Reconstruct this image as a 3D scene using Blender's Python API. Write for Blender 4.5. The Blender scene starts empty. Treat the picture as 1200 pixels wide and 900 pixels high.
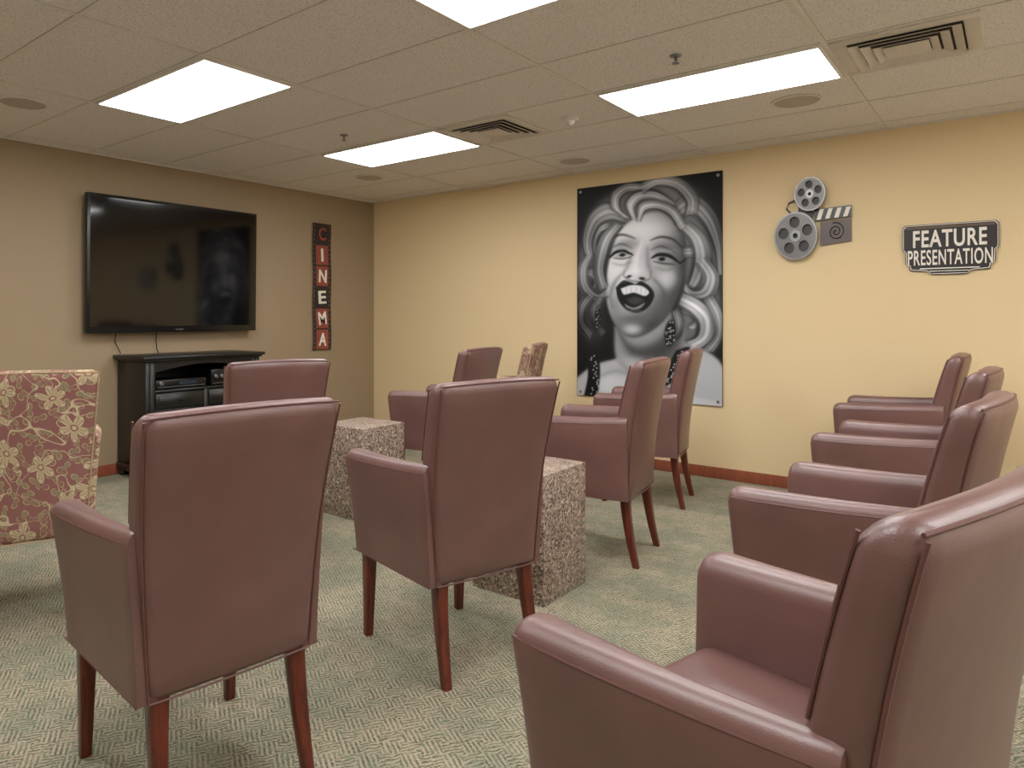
import bpy, bmesh, math, random
import numpy as np
from mathutils import Vector, Matrix
random.seed(7)
scene = bpy.context.scene
scene.view_settings.view_transform = 'Standard'
scene.view_settings.look = 'None'
scene.view_settings.exposure = 0.0
scene.view_settings.gamma = 1.08
COL = scene.collection
H = 2.44
def s2l(c):
    return tuple((v/12.92 if v <= .04045 else ((v+.055)/1.055)**2.4) for v in [x/255 for x in c])+(1,)

# ---------------------------------------------------------------- nodes
def new_mat(name):
    m = bpy.data.materials.new(name); m.use_nodes = True
    nt = m.node_tree
    return m, nt, nt.nodes['Principled BSDF']
def nd(nt, typ, ins=None, **props):
    n = nt.nodes.new(typ)
    for k, v in props.items(): setattr(n, k, v)
    if ins:
        for k, v in ins.items():
            if isinstance(v, bpy.types.NodeSocket): nt.links.new(v, n.inputs[k])
            else: n.inputs[k].default_value = v
    return n
def mt(nt, op, a, b=0.0, c=0.0):
    return nd(nt, 'ShaderNodeMath', {0: a, 1: b, 2: c}, operation=op).outputs[0]
def mixc(nt, f, a, b):
    n = nd(nt, 'ShaderNodeMix', None, data_type='RGBA')
    for i, v in ((0, f), (6, a), (7, b)):
        if isinstance(v, bpy.types.NodeSocket): nt.links.new(v, n.inputs[i])
        else: n.inputs[i].default_value = v
    return n.outputs[2]
def ramp(nt, fac, stops, interp='LINEAR'):
    n = nt.nodes.new('ShaderNodeValToRGB'); nt.links.new(fac, n.inputs[0])
    e = n.color_ramp.elements; n.color_ramp.interpolation = interp
    while len(e) < len(stops): e.new(.5)
    for i, (p, c) in enumerate(stops):
        e[i].position = p; e[i].color = c
    return n.outputs[0]
def bump(nt, bsdf, h, strength, dist=.01):
    b = nd(nt, 'ShaderNodeBump', {'Height': h, 'Strength': strength, 'Distance': dist})
    nt.links.new(b.outputs[0], bsdf.inputs['Normal'])
def simple(name, col, rough=.5, metal=0, nscale=30, var=.12, bmp=0.0, spec=.5):
    m, nt, p = new_mat(name)
    tc = nd(nt, 'ShaderNodeTexCoord')
    no = nd(nt, 'ShaderNodeTexNoise', {'Vector': tc.outputs['Object'], 'Scale': nscale, 'Detail': 4})
    c = s2l(col)
    d = tuple(x*(1-var) for x in c[:3])+(1,); l = tuple(min(1, x*(1+var)) for x in c[:3])+(1,)
    nt.links.new(mixc(nt, no.outputs[0], d, l), p.inputs['Base Color'])
    p.inputs['Roughness'].default_value = rough; p.inputs['Metallic'].default_value = metal
    p.inputs['Specular IOR Level'].default_value = spec
    if bmp: bump(nt, p, no.outputs[0], bmp, .003)
    return m
def emis(name, col, st):
    m, nt, p = new_mat(name)
    p.inputs['Base Color'].default_value = (.8, .8, .8, 1)
    p.inputs['Emission Color'].default_value = col
    p.inputs['Emission Strength'].default_value = st
    return m

def m_leather():
    m, nt, p = new_mat('burgundy_leather')
    tc = nd(nt, 'ShaderNodeTexCoord'); v = tc.outputs['Object']
    n1 = nd(nt, 'ShaderNodeTexNoise', {'Vector': v, 'Scale': 5, 'Detail': 5})
    c = ramp(nt, n1.outputs[0], [(.3, s2l((99, 66, 62))), (.7, s2l((113, 77, 72)))])
    nt.links.new(c, p.inputs['Base Color'])
    p.inputs['Roughness'].default_value = .4
    p.inputs['Specular IOR Level'].default_value = .7
    p.inputs['Coat Weight'].default_value = .12; p.inputs['Coat Roughness'].default_value = .28
    vo = nd(nt, 'ShaderNodeTexVoronoi', {'Vector': v, 'Scale': 420})
    n2 = nd(nt, 'ShaderNodeTexNoise', {'Vector': v, 'Scale': 6, 'Detail': 2})
    h = mt(nt, 'ADD', mt(nt, 'MULTIPLY', vo.outputs['Distance'], .045), mt(nt, 'MULTIPLY', n2.outputs[0], 1.0))
    bump(nt, p, h, .35, .012)
    return m
def m_wood(name, a, b, rough=.3):
    m, nt, p = new_mat(name)
    tc = nd(nt, 'ShaderNodeTexCoord')
    mp = nd(nt, 'ShaderNodeMapping', {'Vector': tc.outputs['Object'], 'Scale': (14, 14, 1.5)})
    n1 = nd(nt, 'ShaderNodeTexNoise', {'Vector': mp.outputs[0], 'Scale': 4, 'Detail': 6, 'Distortion': .6})
    nt.links.new(ramp(nt, n1.outputs[0], [(.3, s2l(a)), (.7, s2l(b))]), p.inputs['Base Color'])
    p.inputs['Roughness'].default_value = rough
    return m
def m_wall(name, col):
    m, nt, p = new_mat(name)
    tc = nd(nt, 'ShaderNodeTexCoord')
    n1 = nd(nt, 'ShaderNodeTexNoise', {'Vector': tc.outputs['Object'], 'Scale': 60, 'Detail': 4})
    n2 = nd(nt, 'ShaderNodeTexNoise', {'Vector': tc.outputs['Object'], 'Scale': 1.2, 'Detail': 2})
    c = s2l(col)
    nt.links.new(mixc(nt, n2.outputs[0], tuple(x*.98 for x in c[:3])+(1,), tuple(x*1.02 for x in c[:3])+(1,)), p.inputs['Base Color'])
    p.inputs['Roughness'].default_value = .7
    bump(nt, p, n1.outputs[0], .25, .004)
    return m
def m_carpet():
    m, nt, p = new_mat('patterned_carpet')
    g = nd(nt, 'ShaderNodeNewGeometry')
    wob = nd(nt, 'ShaderNodeTexNoise', {'Vector': g.outputs['Position'], 'Scale': 30, 'Detail': 3})
    sx = nd(nt, 'ShaderNodeSeparateXYZ', {0: g.outputs['Position']})
    w = mt(nt, 'MULTIPLY', mt(nt, 'SUBTRACT', wob.outputs[0], .5), .020)
    x0 = mt(nt, 'ADD', sx.outputs[0], w); y0 = mt(nt, 'SUBTRACT', sx.outputs[1], w)
    x = mt(nt, 'ADD', mt(nt, 'MULTIPLY', x0, .766), mt(nt, 'MULTIPLY', y0, .643))
    y = mt(nt, 'ADD', mt(nt, 'MULTIPLY', x0, -.643), mt(nt, 'MULTIPLY', y0, .766))
    s = .058
    cx = mt(nt, 'FLOOR', mt(nt, 'DIVIDE', x, s)); cy = mt(nt, 'FLOOR', mt(nt, 'DIVIDE', y, s))
    par = mt(nt, 'FLOORED_MODULO', mt(nt, 'ADD', cx, cy), 2)
    a = mt(nt, 'MULTIPLY', mt(nt, 'ADD', x, mt(nt, 'MULTIPLY', y, .35)), 430); b = mt(nt, 'MULTIPLY', mt(nt, 'SUBTRACT', y, mt(nt, 'MULTIPLY', x, .35)), 430)
    t = mt(nt, 'ADD', mt(nt, 'MULTIPLY', a, par), mt(nt, 'MULTIPLY', b, mt(nt, 'SUBTRACT', 1, par)))
    st = mt(nt, 'MULTIPLY_ADD', mt(nt, 'SINE', t), .5, .5)
    fine = nd(nt, 'ShaderNodeTexNoise', {'Vector': g.outputs['Position'], 'Scale': 120, 'Detail': 4})
    mid = nd(nt, 'ShaderNodeTexNoise', {'Vector': g.outputs['Position'], 'Scale': 18, 'Detail': 4})
    big = nd(nt, 'ShaderNodeTexNoise', {'Vector': g.outputs['Position'], 'Scale': 4, 'Detail': 6})
    light = mixc(nt, ramp(nt, big.outputs[0], [(.4, (0, 0, 0, 1)), (.6, (1, 1, 1, 1))]), s2l((150, 147, 124)), s2l((176, 163, 138)))
    dark = s2l((78, 76, 64))
    f = mt(nt, 'MULTIPLY', mt(nt, 'MULTIPLY_ADD', st, .75, .2), mt(nt, 'MULTIPLY_ADD', fine.outputs[0], 2.6, -.45))
    fr = ramp(nt, f, [(.15, (0, 0, 0, 1)), (.85, (1, 1, 1, 1))])
    c = mixc(nt, mt(nt, 'MULTIPLY', fr, ramp(nt, mid.outputs[0], [(.3, (.6, .6, .6, 1)), (.6, (.95, .95, .95, 1))])), light, dark)
    gn = nd(nt, 'ShaderNodeTexNoise', {'Vector': g.outputs['Position'], 'Scale': 45, 'Detail': 3})
    c = mixc(nt, ramp(nt, gn.outputs[0], [(.54, (0, 0, 0, 1)), (.64, (.5, .5, .5, 1))]), c, s2l((104, 118, 98)))
    nt.links.new(c, p.inputs['Base Color'])
    p.inputs['Roughness'].default_value = .95; p.inputs['Specular IOR Level'].default_value = .1
    bump(nt, p, mt(nt, 'ADD', mt(nt, 'MULTIPLY', st, -.4), fine.outputs[0]), .5, .005)
    return m
def m_ceiling():
    m, nt, p = new_mat('acoustic_tile')
    g = nd(nt, 'ShaderNodeNewGeometry')
    n1 = nd(nt, 'ShaderNodeTexNoise', {'Vector': g.outputs['Position'], 'Scale': 120, 'Detail': 3})
    n2 = nd(nt, 'ShaderNodeTexNoise', {'Vector': g.outputs['Position'], 'Scale': 2, 'Detail': 2})
    c = mixc(nt, n2.outputs[0], s2l((232, 226, 221)), s2l((236, 231, 226)))
    c = mixc(nt, ramp(nt, n1.outputs[0], [(.32, (1, 1, 1, 1)), (.5, (0, 0, 0, 1))]), c, s2l((198, 190, 183)))
    nt.links.new(c, p.inputs['Base Color']); p.inputs['Roughness'].default_value = .9
    bump(nt, p, n1.outputs[0], .4, .004)
    return m
def m_granite():
    m, nt, p = new_mat('speckled_granite')
    tc = nd(nt, 'ShaderNodeTexCoord'); v = tc.outputs['Object']
    vo = nd(nt, 'ShaderNodeTexVoronoi', {'Vector': v, 'Scale': 125, 'Randomness': 1})
    sep = nd(nt, 'ShaderNodeSeparateColor', {0: vo.outputs['Color']})
    c = ramp(nt, sep.outputs[0], [(0, s2l((72, 60, 54))), (.2, s2l((134, 114, 100))), (.42, s2l((172, 152, 136))), (.72, s2l((150, 124, 110))), (.9, s2l((208, 194, 178)))], 'CONSTANT')
    n = nd(nt, 'ShaderNodeTexNoise', {'Vector': v, 'Scale': 35, 'Detail': 3})
    c = mixc(nt, ramp(nt, n.outputs[0], [(.4, (.2, .2, .2, 1)), (.6, (0, 0, 0, 1))]), c, s2l((96, 78, 68)))
    nt.links.new(c, p.inputs['Base Color']); p.inputs['Roughness'].default_value = .35
    return m
def m_floral():
    m, nt, p = new_mat('floral_upholstery')
    tc = nd(nt, 'ShaderNodeTexCoord')
    sx = nd(nt, 'ShaderNodeSeparateXYZ', {0: tc.outputs['Object']})
    v0 = nd(nt, 'ShaderNodeCombineXYZ', {0: mt(nt, 'ADD', sx.outputs[1], mt(nt, 'MULTIPLY', sx.outputs[0], .8)), 1: mt(nt, 'MULTIPLY', sx.outputs[2], .85), 2: 0.0}).outputs[0]
    wn = nd(nt, 'ShaderNodeTexNoise', {'Vector': v0, 'Scale': 9, 'Detail': 1})
    wd = nd(nt, 'ShaderNodeVectorMath', {0: wn.outputs['Color'], 1: (.5, .5, .5)}, operation='SUBTRACT')
    ws = nd(nt, 'ShaderNodeVectorMath', {0: wd.outputs[0], 3: .05}, operation='SCALE')
    v = nd(nt, 'ShaderNodeVectorMath', {0: v0, 1: ws.outputs[0]}, operation='ADD').outputs[0]
    def flower(vec, scale, petals, size, amp, rand=.9):
        vo = nd(nt, 'ShaderNodeTexVoronoi', {'Vector': vec, 'Scale': scale, 'Randomness': rand}, voronoi_dimensions='2D')
        d = nd(nt, 'ShaderNodeVectorMath', {0: vec, 1: vo.outputs['Position']}, operation='SUBTRACT')
        dl = nd(nt, 'ShaderNodeSeparateXYZ', {0: d.outputs[0]})
        ang = mt(nt, 'ARCTAN2', dl.outputs[1], dl.outputs[0])
        sp = nd(nt, 'ShaderNodeSeparateColor', {0: vo.outputs['Color']})
        pet = mt(nt, 'ABSOLUTE', mt(nt, 'COSINE', mt(nt, 'MULTIPLY_ADD', ang, petals/2, mt(nt, 'MULTIPLY', sp.outputs[0], 6.0))))
        r = mt(nt, 'MULTIPLY_ADD', pet, amp, size)
        return mt(nt, 'SUBTRACT', r, vo.outputs['Distance']), vo.outputs['Distance'], pet, sp
    base = s2l((136, 88, 82)); cream = s2l((196, 178, 144)); tan = s2l((176, 155, 118)); green = s2l((134, 126, 94))
    nz = nd(nt, 'ShaderNodeTexNoise', {'Vector': v0, 'Scale': 8, 'Detail': 0, 'Distortion': 1.6})
    vine = mt(nt, 'LESS_THAN', mt(nt, 'ABSOLUTE', mt(nt, 'SUBTRACT', nz.outputs[0], .5)), .013)
    c = base
    f2, d2, p2, s2 = flower(v, 25, 2, .02, .5, 1)
    c = mixc(nt, mt(nt, 'MULTIPLY', mt(nt, 'GREATER_THAN', f2, 0), .92), c, tan)
    c = mixc(nt, mt(nt, 'GREATER_THAN', f2, .09), c, mixc(nt, s2.outputs[1], green, base))
    c = mixc(nt, vine, c, cream)
    f1, d1, p1, s1 = flower(v, 8.0, 5, .10, .28, .85)
    big = mt(nt, 'GREATER_THAN', s1.outputs[2], .22)
    def m2(cond): return mt(nt, 'MULTIPLY', cond, big)
    c = mixc(nt, m2(mt(nt, 'GREATER_THAN', f1, -.02)), c, base)
    c = mixc(nt, m2(mt(nt, 'GREATER_THAN', f1, 0)), c, cream)
    c = mixc(nt, m2(mt(nt, 'MULTIPLY', mt(nt, 'GREATER_THAN', f1, .035), mt(nt, 'LESS_THAN', mt(nt, 'ABSOLUTE', mt(nt, 'SUBTRACT', p1, .90)), .05))), c, s2l((146, 108, 88)))
    c = mixc(nt, m2(mt(nt, 'MULTIPLY', mt(nt, 'GREATER_THAN', f1, .09), .6)), c, tan)
    c = mixc(nt, m2(mt(nt, 'LESS_THAN', d1, .09)), c, s2l((142, 100, 84)))
    c = mixc(nt, m2(mt(nt, 'LESS_THAN', d1, .05)), c, cream)
    nt.links.new(c, p.inputs['Base Color']); p.inputs['Roughness'].default_value = .85
    n = nd(nt, 'ShaderNodeTexNoise', {'Vector': tc.outputs['Object'], 'Scale': 400})
    bump(nt, p, n.outputs[0], .3, .002)
    return m

LEATHER = m_leather(); FLORAL = m_floral()
PIPE = simple('leather_piping', (98, 62, 58), .42)
FPIPE = simple('floral_piping', (180, 154, 120), .8)
MAHOG = m_wood('mahogany', (66, 24, 17), (106, 42, 26), .22)
BASEW = m_wood('baseboard_wood', (126, 62, 42), (150, 80, 54), .35)
GRAN = m_granite()
BLACKW = simple('black_painted_wood', (15, 14, 14), .38, nscale=12)
BLACKP = simple('black_plastic', (14, 14, 16), .25)
DARK = simple('duct_shade', (54, 49, 45), .8)
SCREEN = simple('glossy_screen', (6, 6, 8), .07, var=.02)
METAL = simple('brushed_metal', (140, 140, 140), .35, .9)
PEWTER = simple('pewter_metal', (112, 110, 108), .42, .6)
WHITE = simple('white_enamel', (230, 225, 218), .5)
GRILLE = simple('speaker_grille', (178, 168, 156), .6, nscale=400, var=.4)
TBAR = simple('ceiling_bar', (224, 217, 209), .5)
CREAM = simple('cream_paint', (238, 231, 218), .6, nscale=60, var=.12)
SIGNBK = simple('distressed_black', (32, 27, 27), .5, nscale=40, var=.5)
BRONZE = simple('bronze_band', (92, 72, 58), .5, nscale=40, var=.4)
REDP = simple('distressed_red', (140, 66, 52), .55, nscale=30, var=.35)
PANEL = emis('light_diffuser', (1, .997, .99, 1), 15.0)

# ---------------------------------------------------------------- mesh helpers
def link(o, parent=None):
    COL.objects.link(o)
    if parent: o.parent = parent
    return o
def mk(name, verts, faces, mat, parent=None, loc=(0, 0, 0), rotz=0, smooth=None):
    me = bpy.data.meshes.new(name)
    me.from_pydata([tuple(v) for v in verts], [], faces); me.update()
    bm = bmesh.new(); bm.from_mesh(me); bmesh.ops.recalc_face_normals(bm, faces=bm.faces); bm.to_mesh(me); bm.free()
    if mat: me.materials.append(mat)
    if smooth is not None:
        me.polygons.foreach_set('use_smooth', [True]*len(me.polygons))
        me.set_sharp_from_angle(angle=math.radians(smooth))
    o = bpy.data.objects.new(name, me); o.location = loc; o.rotation_euler = (0, 0, rotz)
    return link(o, parent)
def empty(name, loc, rotz=0, label='', cat='', group=None):
    o = bpy.data.objects.new(name, None); o.location = loc; o.rotation_euler = (0, 0, rotz)
    o.empty_display_size = .1
    link(o); tag(o, label, cat, group); return o
def tag(o, label, cat, group=None):
    o['label'] = label; o['category'] = cat
    if group: o['group'] = group
    return o
def boxdata(bounds, bev=0, seg=2):
    bm = bmesh.new()
    for (x0, x1), (y0, y1), (z0, z1) in bounds:
        b2 = bmesh.new(); bmesh.ops.create_cube(b2, size=1)
        for v in b2.verts:
            v.co = Vector(((x0+x1)/2+v.co.x*(x1-x0), (y0+y1)/2+v.co.y*(y1-y0), (z0+z1)/2+v.co.z*(z1-z0)))
        if bev: bmesh.ops.bevel(b2, geom=list(b2.edges), offset=bev, segments=seg, affect='EDGES', profile=.5)
        t = bpy.data.meshes.new('t'); b2.to_mesh(t); b2.free(); bm.from_mesh(t); bpy.data.meshes.remove(t)
    return bm
def boxes(name, bounds, mat, parent=None, loc=(0, 0, 0), rotz=0, bev=0, seg=2):
    bm = boxdata(bounds, bev, seg); bmesh.ops.recalc_face_normals(bm, faces=bm.faces)
    me = bpy.data.meshes.new(name); bm.to_mesh(me); bm.free(); me.materials.append(mat)
    if bev:
        me.polygons.foreach_set('use_smooth', [True]*len(me.polygons)); me.set_sharp_from_angle(angle=math.radians(50))
    o = bpy.data.objects.new(name, me); o.location = loc; o.rotation_euler = (0, 0, rotz)
    return link(o, parent)
def loft(rings, cap=True):
    n = len(rings[0]); V = [p for r in rings for p in r]; F = []
    for i in range(len(rings)-1):
        for j in range(n):
            a = i*n+j; b = i*n+(j+1) % n
            F.append((a, b, b+n, a+n))
    if cap:
        F.append(tuple(range(n))[::-1]); F.append(tuple(range((len(rings)-1)*n, len(rings)*n)))
    return V, F
def rrect(w, t, r, n=5, m=6):
    r = min(r, w/2-1e-4, t/2-1e-4); pts = []
    cs = [(w/2-r, t/2-r, 0), (-w/2+r, t/2-r, 90), (-w/2+r, -t/2+r, 180), (w/2-r, -t/2+r, 270)]
    for k, (cx, cy, a0) in enumerate(cs):
        for i in range(n):
            a = math.radians(a0+90*i/(n-1)); pts.append((cx+r*math.cos(a), cy+r*math.sin(a)))
        x0, y0 = pts[-1]
        nx, ny, na = cs[(k+1) % 4]
        a = math.radians(na); x1, y1 = nx+r*math.cos(a), ny+r*math.sin(a)
        for i in range(1, m): pts.append((x0+(x1-x0)*i/m, y0+(y1-y0)*i/m))
    return pts
def tube(paths, rad, n=6):
    V = []; F = []
    for pts in paths:
        pts = [Vector(p) for p in pts]; base = len(V)
        for i, p in enumerate(pts):
            d = (pts[min(i+1, len(pts)-1)]-pts[max(i-1, 0)]).normalized()
            up = Vector((0, 0, 1)) if abs(d.z) < .9 else Vector((1, 0, 0))
            a = d.cross(up).normalized(); b = d.cross(a).normalized()
            for j in range(n):
                t = 2*math.pi*j/n; V.append(p+a*math.cos(t)*rad+b*math.sin(t)*rad)
        for i in range(len(pts)-1):
            for j in range(n):
                q = base+i*n+j; r = base+i*n+(j+1) % n
                F.append((q, r, r+n, q+n))
        F.append(tuple(range(base, base+n))); F.append(tuple(range(base+(len(pts)-1)*n, base+len(pts)*n)))
    return V, F
def to_mesh_data(o):
    dg = bpy.context.evaluated_depsgraph_get()
    return bpy.data.meshes.new_from_object(o.evaluated_get(dg))
def plate(name, loops, depth, mat, mapf, parent=None, loc=(0, 0, 0)):
    cu = bpy.data.curves.new('t', 'CURVE'); cu.dimensions = '2D'; cu.fill_mode = 'BOTH'; cu.extrude = depth/2
    for lp in loops:
        s = cu.splines.new('POLY'); s.points.add(len(lp)-1)
        for i, (a, b) in enumerate(lp): s.points[i].co = (a, b, 0, 1)
        s.use_cyclic_u = True
    t = bpy.data.objects.new('t', cu); COL.objects.link(t); bpy.context.view_layer.update()
    me = to_mesh_data(t); bpy.data.objects.remove(t); bpy.data.curves.remove(cu)
    for v in me.vertices: v.co = Vector(mapf(v.co.x, v.co.y, v.co.z+depth/2))
    me.materials.clear(); me.materials.append(mat); me.name = name
    bm = bmesh.new(); bm.from_mesh(me); bmesh.ops.remove_doubles(bm, verts=bm.verts, dist=1e-5); bmesh.ops.recalc_face_normals(bm, faces=bm.faces); bm.to_mesh(me); bm.free()
    o = bpy.data.objects.new(name, me); o.location = loc
    return link(o, parent)
def text(name, body, w, h, cx, cy, depth, mat, mapf, parent=None, loc=(0, 0, 0), bold=.02, off=0, ang=0):
    cu = bpy.data.curves.new('t', 'FONT'); cu.body = body; cu.size = 1; cu.extrude = .01; cu.offset = bold; cu.space_character = 1.1
    t = bpy.data.objects.new('t', cu); COL.objects.link(t); bpy.context.view_layer.update()
    me = to_mesh_data(t); bpy.data.objects.remove(t); bpy.data.curves.remove(cu)
    co = np.array([v.co[:] for v in me.vertices]); mn = co.min(0); mx = co.max(0)
    ca, sa = math.cos(ang), math.sin(ang)
    for v in me.vertices:
        a = ((v.co.x-mn[0])/(mx[0]-mn[0])-.5)*w; b = ((v.co.y-mn[1])/(mx[1]-mn[1])-.5)*h
        v.co = Vector(mapf(cx+a*ca-b*sa, cy+a*sa+b*ca, off+(v.co.z-mn[2])/(mx[2]-mn[2])*depth))
    me.materials.clear(); me.materials.append(mat); me.name = name
    o = bpy.data.objects.new(name, me); o.location = loc
    return link(o, parent)
def circ(cx, cy, r, n=32, sy=1.0):
    return [(cx+r*math.cos(2*math.pi*i/n), cy+r*sy*math.sin(2*math.pi*i/n)) for i in range(n)]
def lathe(name, prof, mat, parent=None, loc=(0, 0, 0), n=32):
    rings = [[(r*math.cos(2*math.pi*j/n), r*math.sin(2*math.pi*j/n), z) for j in range(n)] for r, z in prof]
    V, F = loft(rings); return mk(name, V, F, mat, parent, loc, smooth=40)

# ---------------------------------------------------------------- room
XE, YS = 7.4, -7.6
def struct(o): o['kind'] = 'structure'; return o
struct(boxes('floor', [((-.1, XE+.1), (YS-.1, .1), (-.1, 0))], m_carpet()))
struct(boxes('ceiling', [((-.1, XE+.1), (YS-.1, .1), (H, H+.1))], m_ceiling()))
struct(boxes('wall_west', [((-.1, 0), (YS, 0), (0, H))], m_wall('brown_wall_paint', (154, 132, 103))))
struct(boxes('wall_north', [((-.1, XE+.1), (0, .1), (0, H))], m_wall('yellow_wall_paint', (228, 202, 155))))
LT = m_wall('bounce_wall_paint', (238, 230, 214))  # unseen walls, painted pale cream to bounce more light into the room
struct(boxes('wall_east', [((XE, XE+.1), (YS, 0), (0, H))], LT))
struct(boxes('wall_south', [((-.1, XE+.1), (YS-.1, YS), (0, H))], LT))
struct(boxes('baseboard_west', [((0, .014), (YS, 0), (0, .085))], BASEW, bev=.004))
struct(boxes('baseboard_north', [((.014, XE), (-.014, 0), (0, .085))], BASEW, bev=.004))
struct(boxes('baseboard_east', [((XE-.014, XE), (YS, -.014), (0, .085))], BASEW, bev=.004))
struct(boxes('baseboard_south', [((.014, XE-.014), (YS, YS+.014), (0, .085))], BASEW, bev=.004))
TX, TY = 1.13, .565
bars = []
xs = [.15+TX*i for i in range(0, 7)]; ys = [-.195-TY*i for i in range(0, 14)]
for x in xs: bars.append(((x-.010, x+.010), (YS, 0), (H-.004, H)))
for y in ys: bars.append(((0, XE), (y-.010, y+.010), (H-.0035, H)))
bars += [((0, .02), (YS, 0), (H-.007, H)), ((0, XE), (-.02, 0), (H-.007, H))]
struct(boxes('trim_1', bars, TBAR))
gaps = []
for y in ys: gaps += [((0, XE), (y-.012, y-.010), (H-.0008, H+.0)), ((0, XE), (y+.010, y+.012), (H-.0008, H))]
for x in xs: gaps += [((x-.012, x-.010), (YS, 0), (H-.0008, H)), ((x+.010, x+.012), (YS, 0), (H-.0008, H))]
struct(boxes('trim_2', gaps, simple('tile_gap', (160, 150, 140), .9)))

def light(ix, iy):
    x0 = ix; y0 = iy
    e = empty('ceiling_light', (x0+TX/2, y0+TY/2, H), 0, 'rectangular fluorescent troffer with glowing white diffuser set in ceiling grid', 'ceiling light', 'fluorescent ceiling troffers')
    a, b = TX/2-.012, TY/2-.012
    boxes('frame', [((-a, a), (-b, -b+.018), (-.012, 0)), ((-a, a), (b-.018, b), (-.012, 0)), ((-a, -a+.018), (-b+.018, b-.018), (-.012, 0)), ((a-.018, a), (-b+.018, b-.018), (-.012, 0))], WHITE, e, bev=.002, seg=1)
    boxes('diffuser', [((-a+.018, a-.018), (-b+.018, b-.018), (-.012, -.006))], PANEL, e)
R2, R1, R0 = -1.89, -3.585, -5.28
for x, y in [(1.28, R1), (1.28, R2), (3.54, R2), (3.54, R1), (1.28, R0), (3.54, R0), (5.80, R2), (5.80, R1), (5.8, R0)]: light(x, y)  # first four are in view; the rest are added unseen for lighting

def vent(x0, y0):
    s = TY; e = empty('air_vent', (x0+s/2, y0+s/2, H), 0, 'square louvred ceiling air diffuser in tan metal', 'air vent', 'ceiling air diffusers')
    a = s/2-.012
    VM = simple('vent_metal', (212, 203, 192), .5)
    def ring(o, i, zo, zi):
        V = [(-o, -o, zo), (o, -o, zo), (o, o, zo), (-o, o, zo), (-i, -i, zi), (i, -i, zi), (i, i, zi), (-i, i, zi)]
        V += [(p[0], p[1], p[2]+.003) for p in V]
        F = []
        for j in range(4):
            k = (j+1) % 4
            F += [(j, k, k+4, j+4), (j+8, j+12, k+12, k+8), (j, j+8, k+8, k), (j+4, k+4, k+12, j+12)]
        return V, F
    boxes('frame', [((-a, a), (-a, -a+.06), (-.012, 0)), ((-a, a), (a-.06, a), (-.012, 0)), ((-a, -a+.06), (-a+.06, a-.06), (-.012, 0)), ((a-.06, a), (-a+.06, a-.06), (-.012, 0))], VM, e, bev=.003)
    boxes('duct_shade_sheet', [((-a+.06, a-.06), (-a+.06, a-.06), (-.002, -.0005))], DARK, e)  # flat sheet coloured dark to stand for the shade inside the duct
    for o, i in ((a-.065, a-.100), (a-.108, a-.143), (a-.151, a-.184)):
        V, F = ring(o, i, -.024, -.010); mk('louver', V, F, VM, e)
    boxes('centre_plate', [((-a+.185, a-.185), (-a+.185, a-.185), (-.022, -.018))], VM, e, bev=.001)
vent(4.67, R2); vent(2.41, R2)
for (x, y) in [(4.37, -1.035), (2.66, -.46), (.95, -1.02), (.964, -3.83)]:
    e = empty('ceiling_speaker', (x, y, H), 0, 'round flush ceiling speaker with perforated tan grille', 'speaker', 'round ceiling speakers')
    lathe('rim', [(.128, -.0005), (.13, -.006), (.12, -.009), (.116, -.006), (.116, -.0005)], TBAR, e)
    lathe('grille', [(.1155, -.001), (.1155, -.006), (.06, -.007), (.001, -.0075)], GRILLE, e)
for (x, y) in [(4.105, -2.16), (1.846, -2.16)]:
    e = empty('fire_sprinkler', (x, y, H), 0, 'small chrome pendant fire sprinkler head', 'sprinkler', 'ceiling fire sprinklers')
    lathe('escutcheon', [(.028, -.0005), (.025, -.006), (.012, -.009), (.007, -.009)], METAL, e, n=24)
    lathe('stem', [(.007, -.008), (.007, -.022), (.0035, -.025), (.0035, -.038)], METAL, e, n=12)
    lathe('deflector', [(.005, -.036), (.017, -.038), (.017, -.040), (.002, -.041)], METAL, e, n=20)
    V, F = tube([[(-.005, 0, -.021), (-.013, 0, -.028), (-.004, 0, -.038)], [(.005, 0, -.021), (.013, 0, -.028), (.004, 0, -.038)]], .0018)
    mk('yoke', V, F, METAL, e)
e = empty('motion_sensor', (3.216, -1.549, H), 0, 'small white dome motion sensor on ceiling', 'sensor')
lathe('base', [(.052, -.0005), (.052, -.012), (.045, -.02), (.02, -.022)], WHITE, e)
lathe('dome', [(.03, -.02), (.027, -.034), (.017, -.044), (.002, -.048)], WHITE, e)

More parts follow.
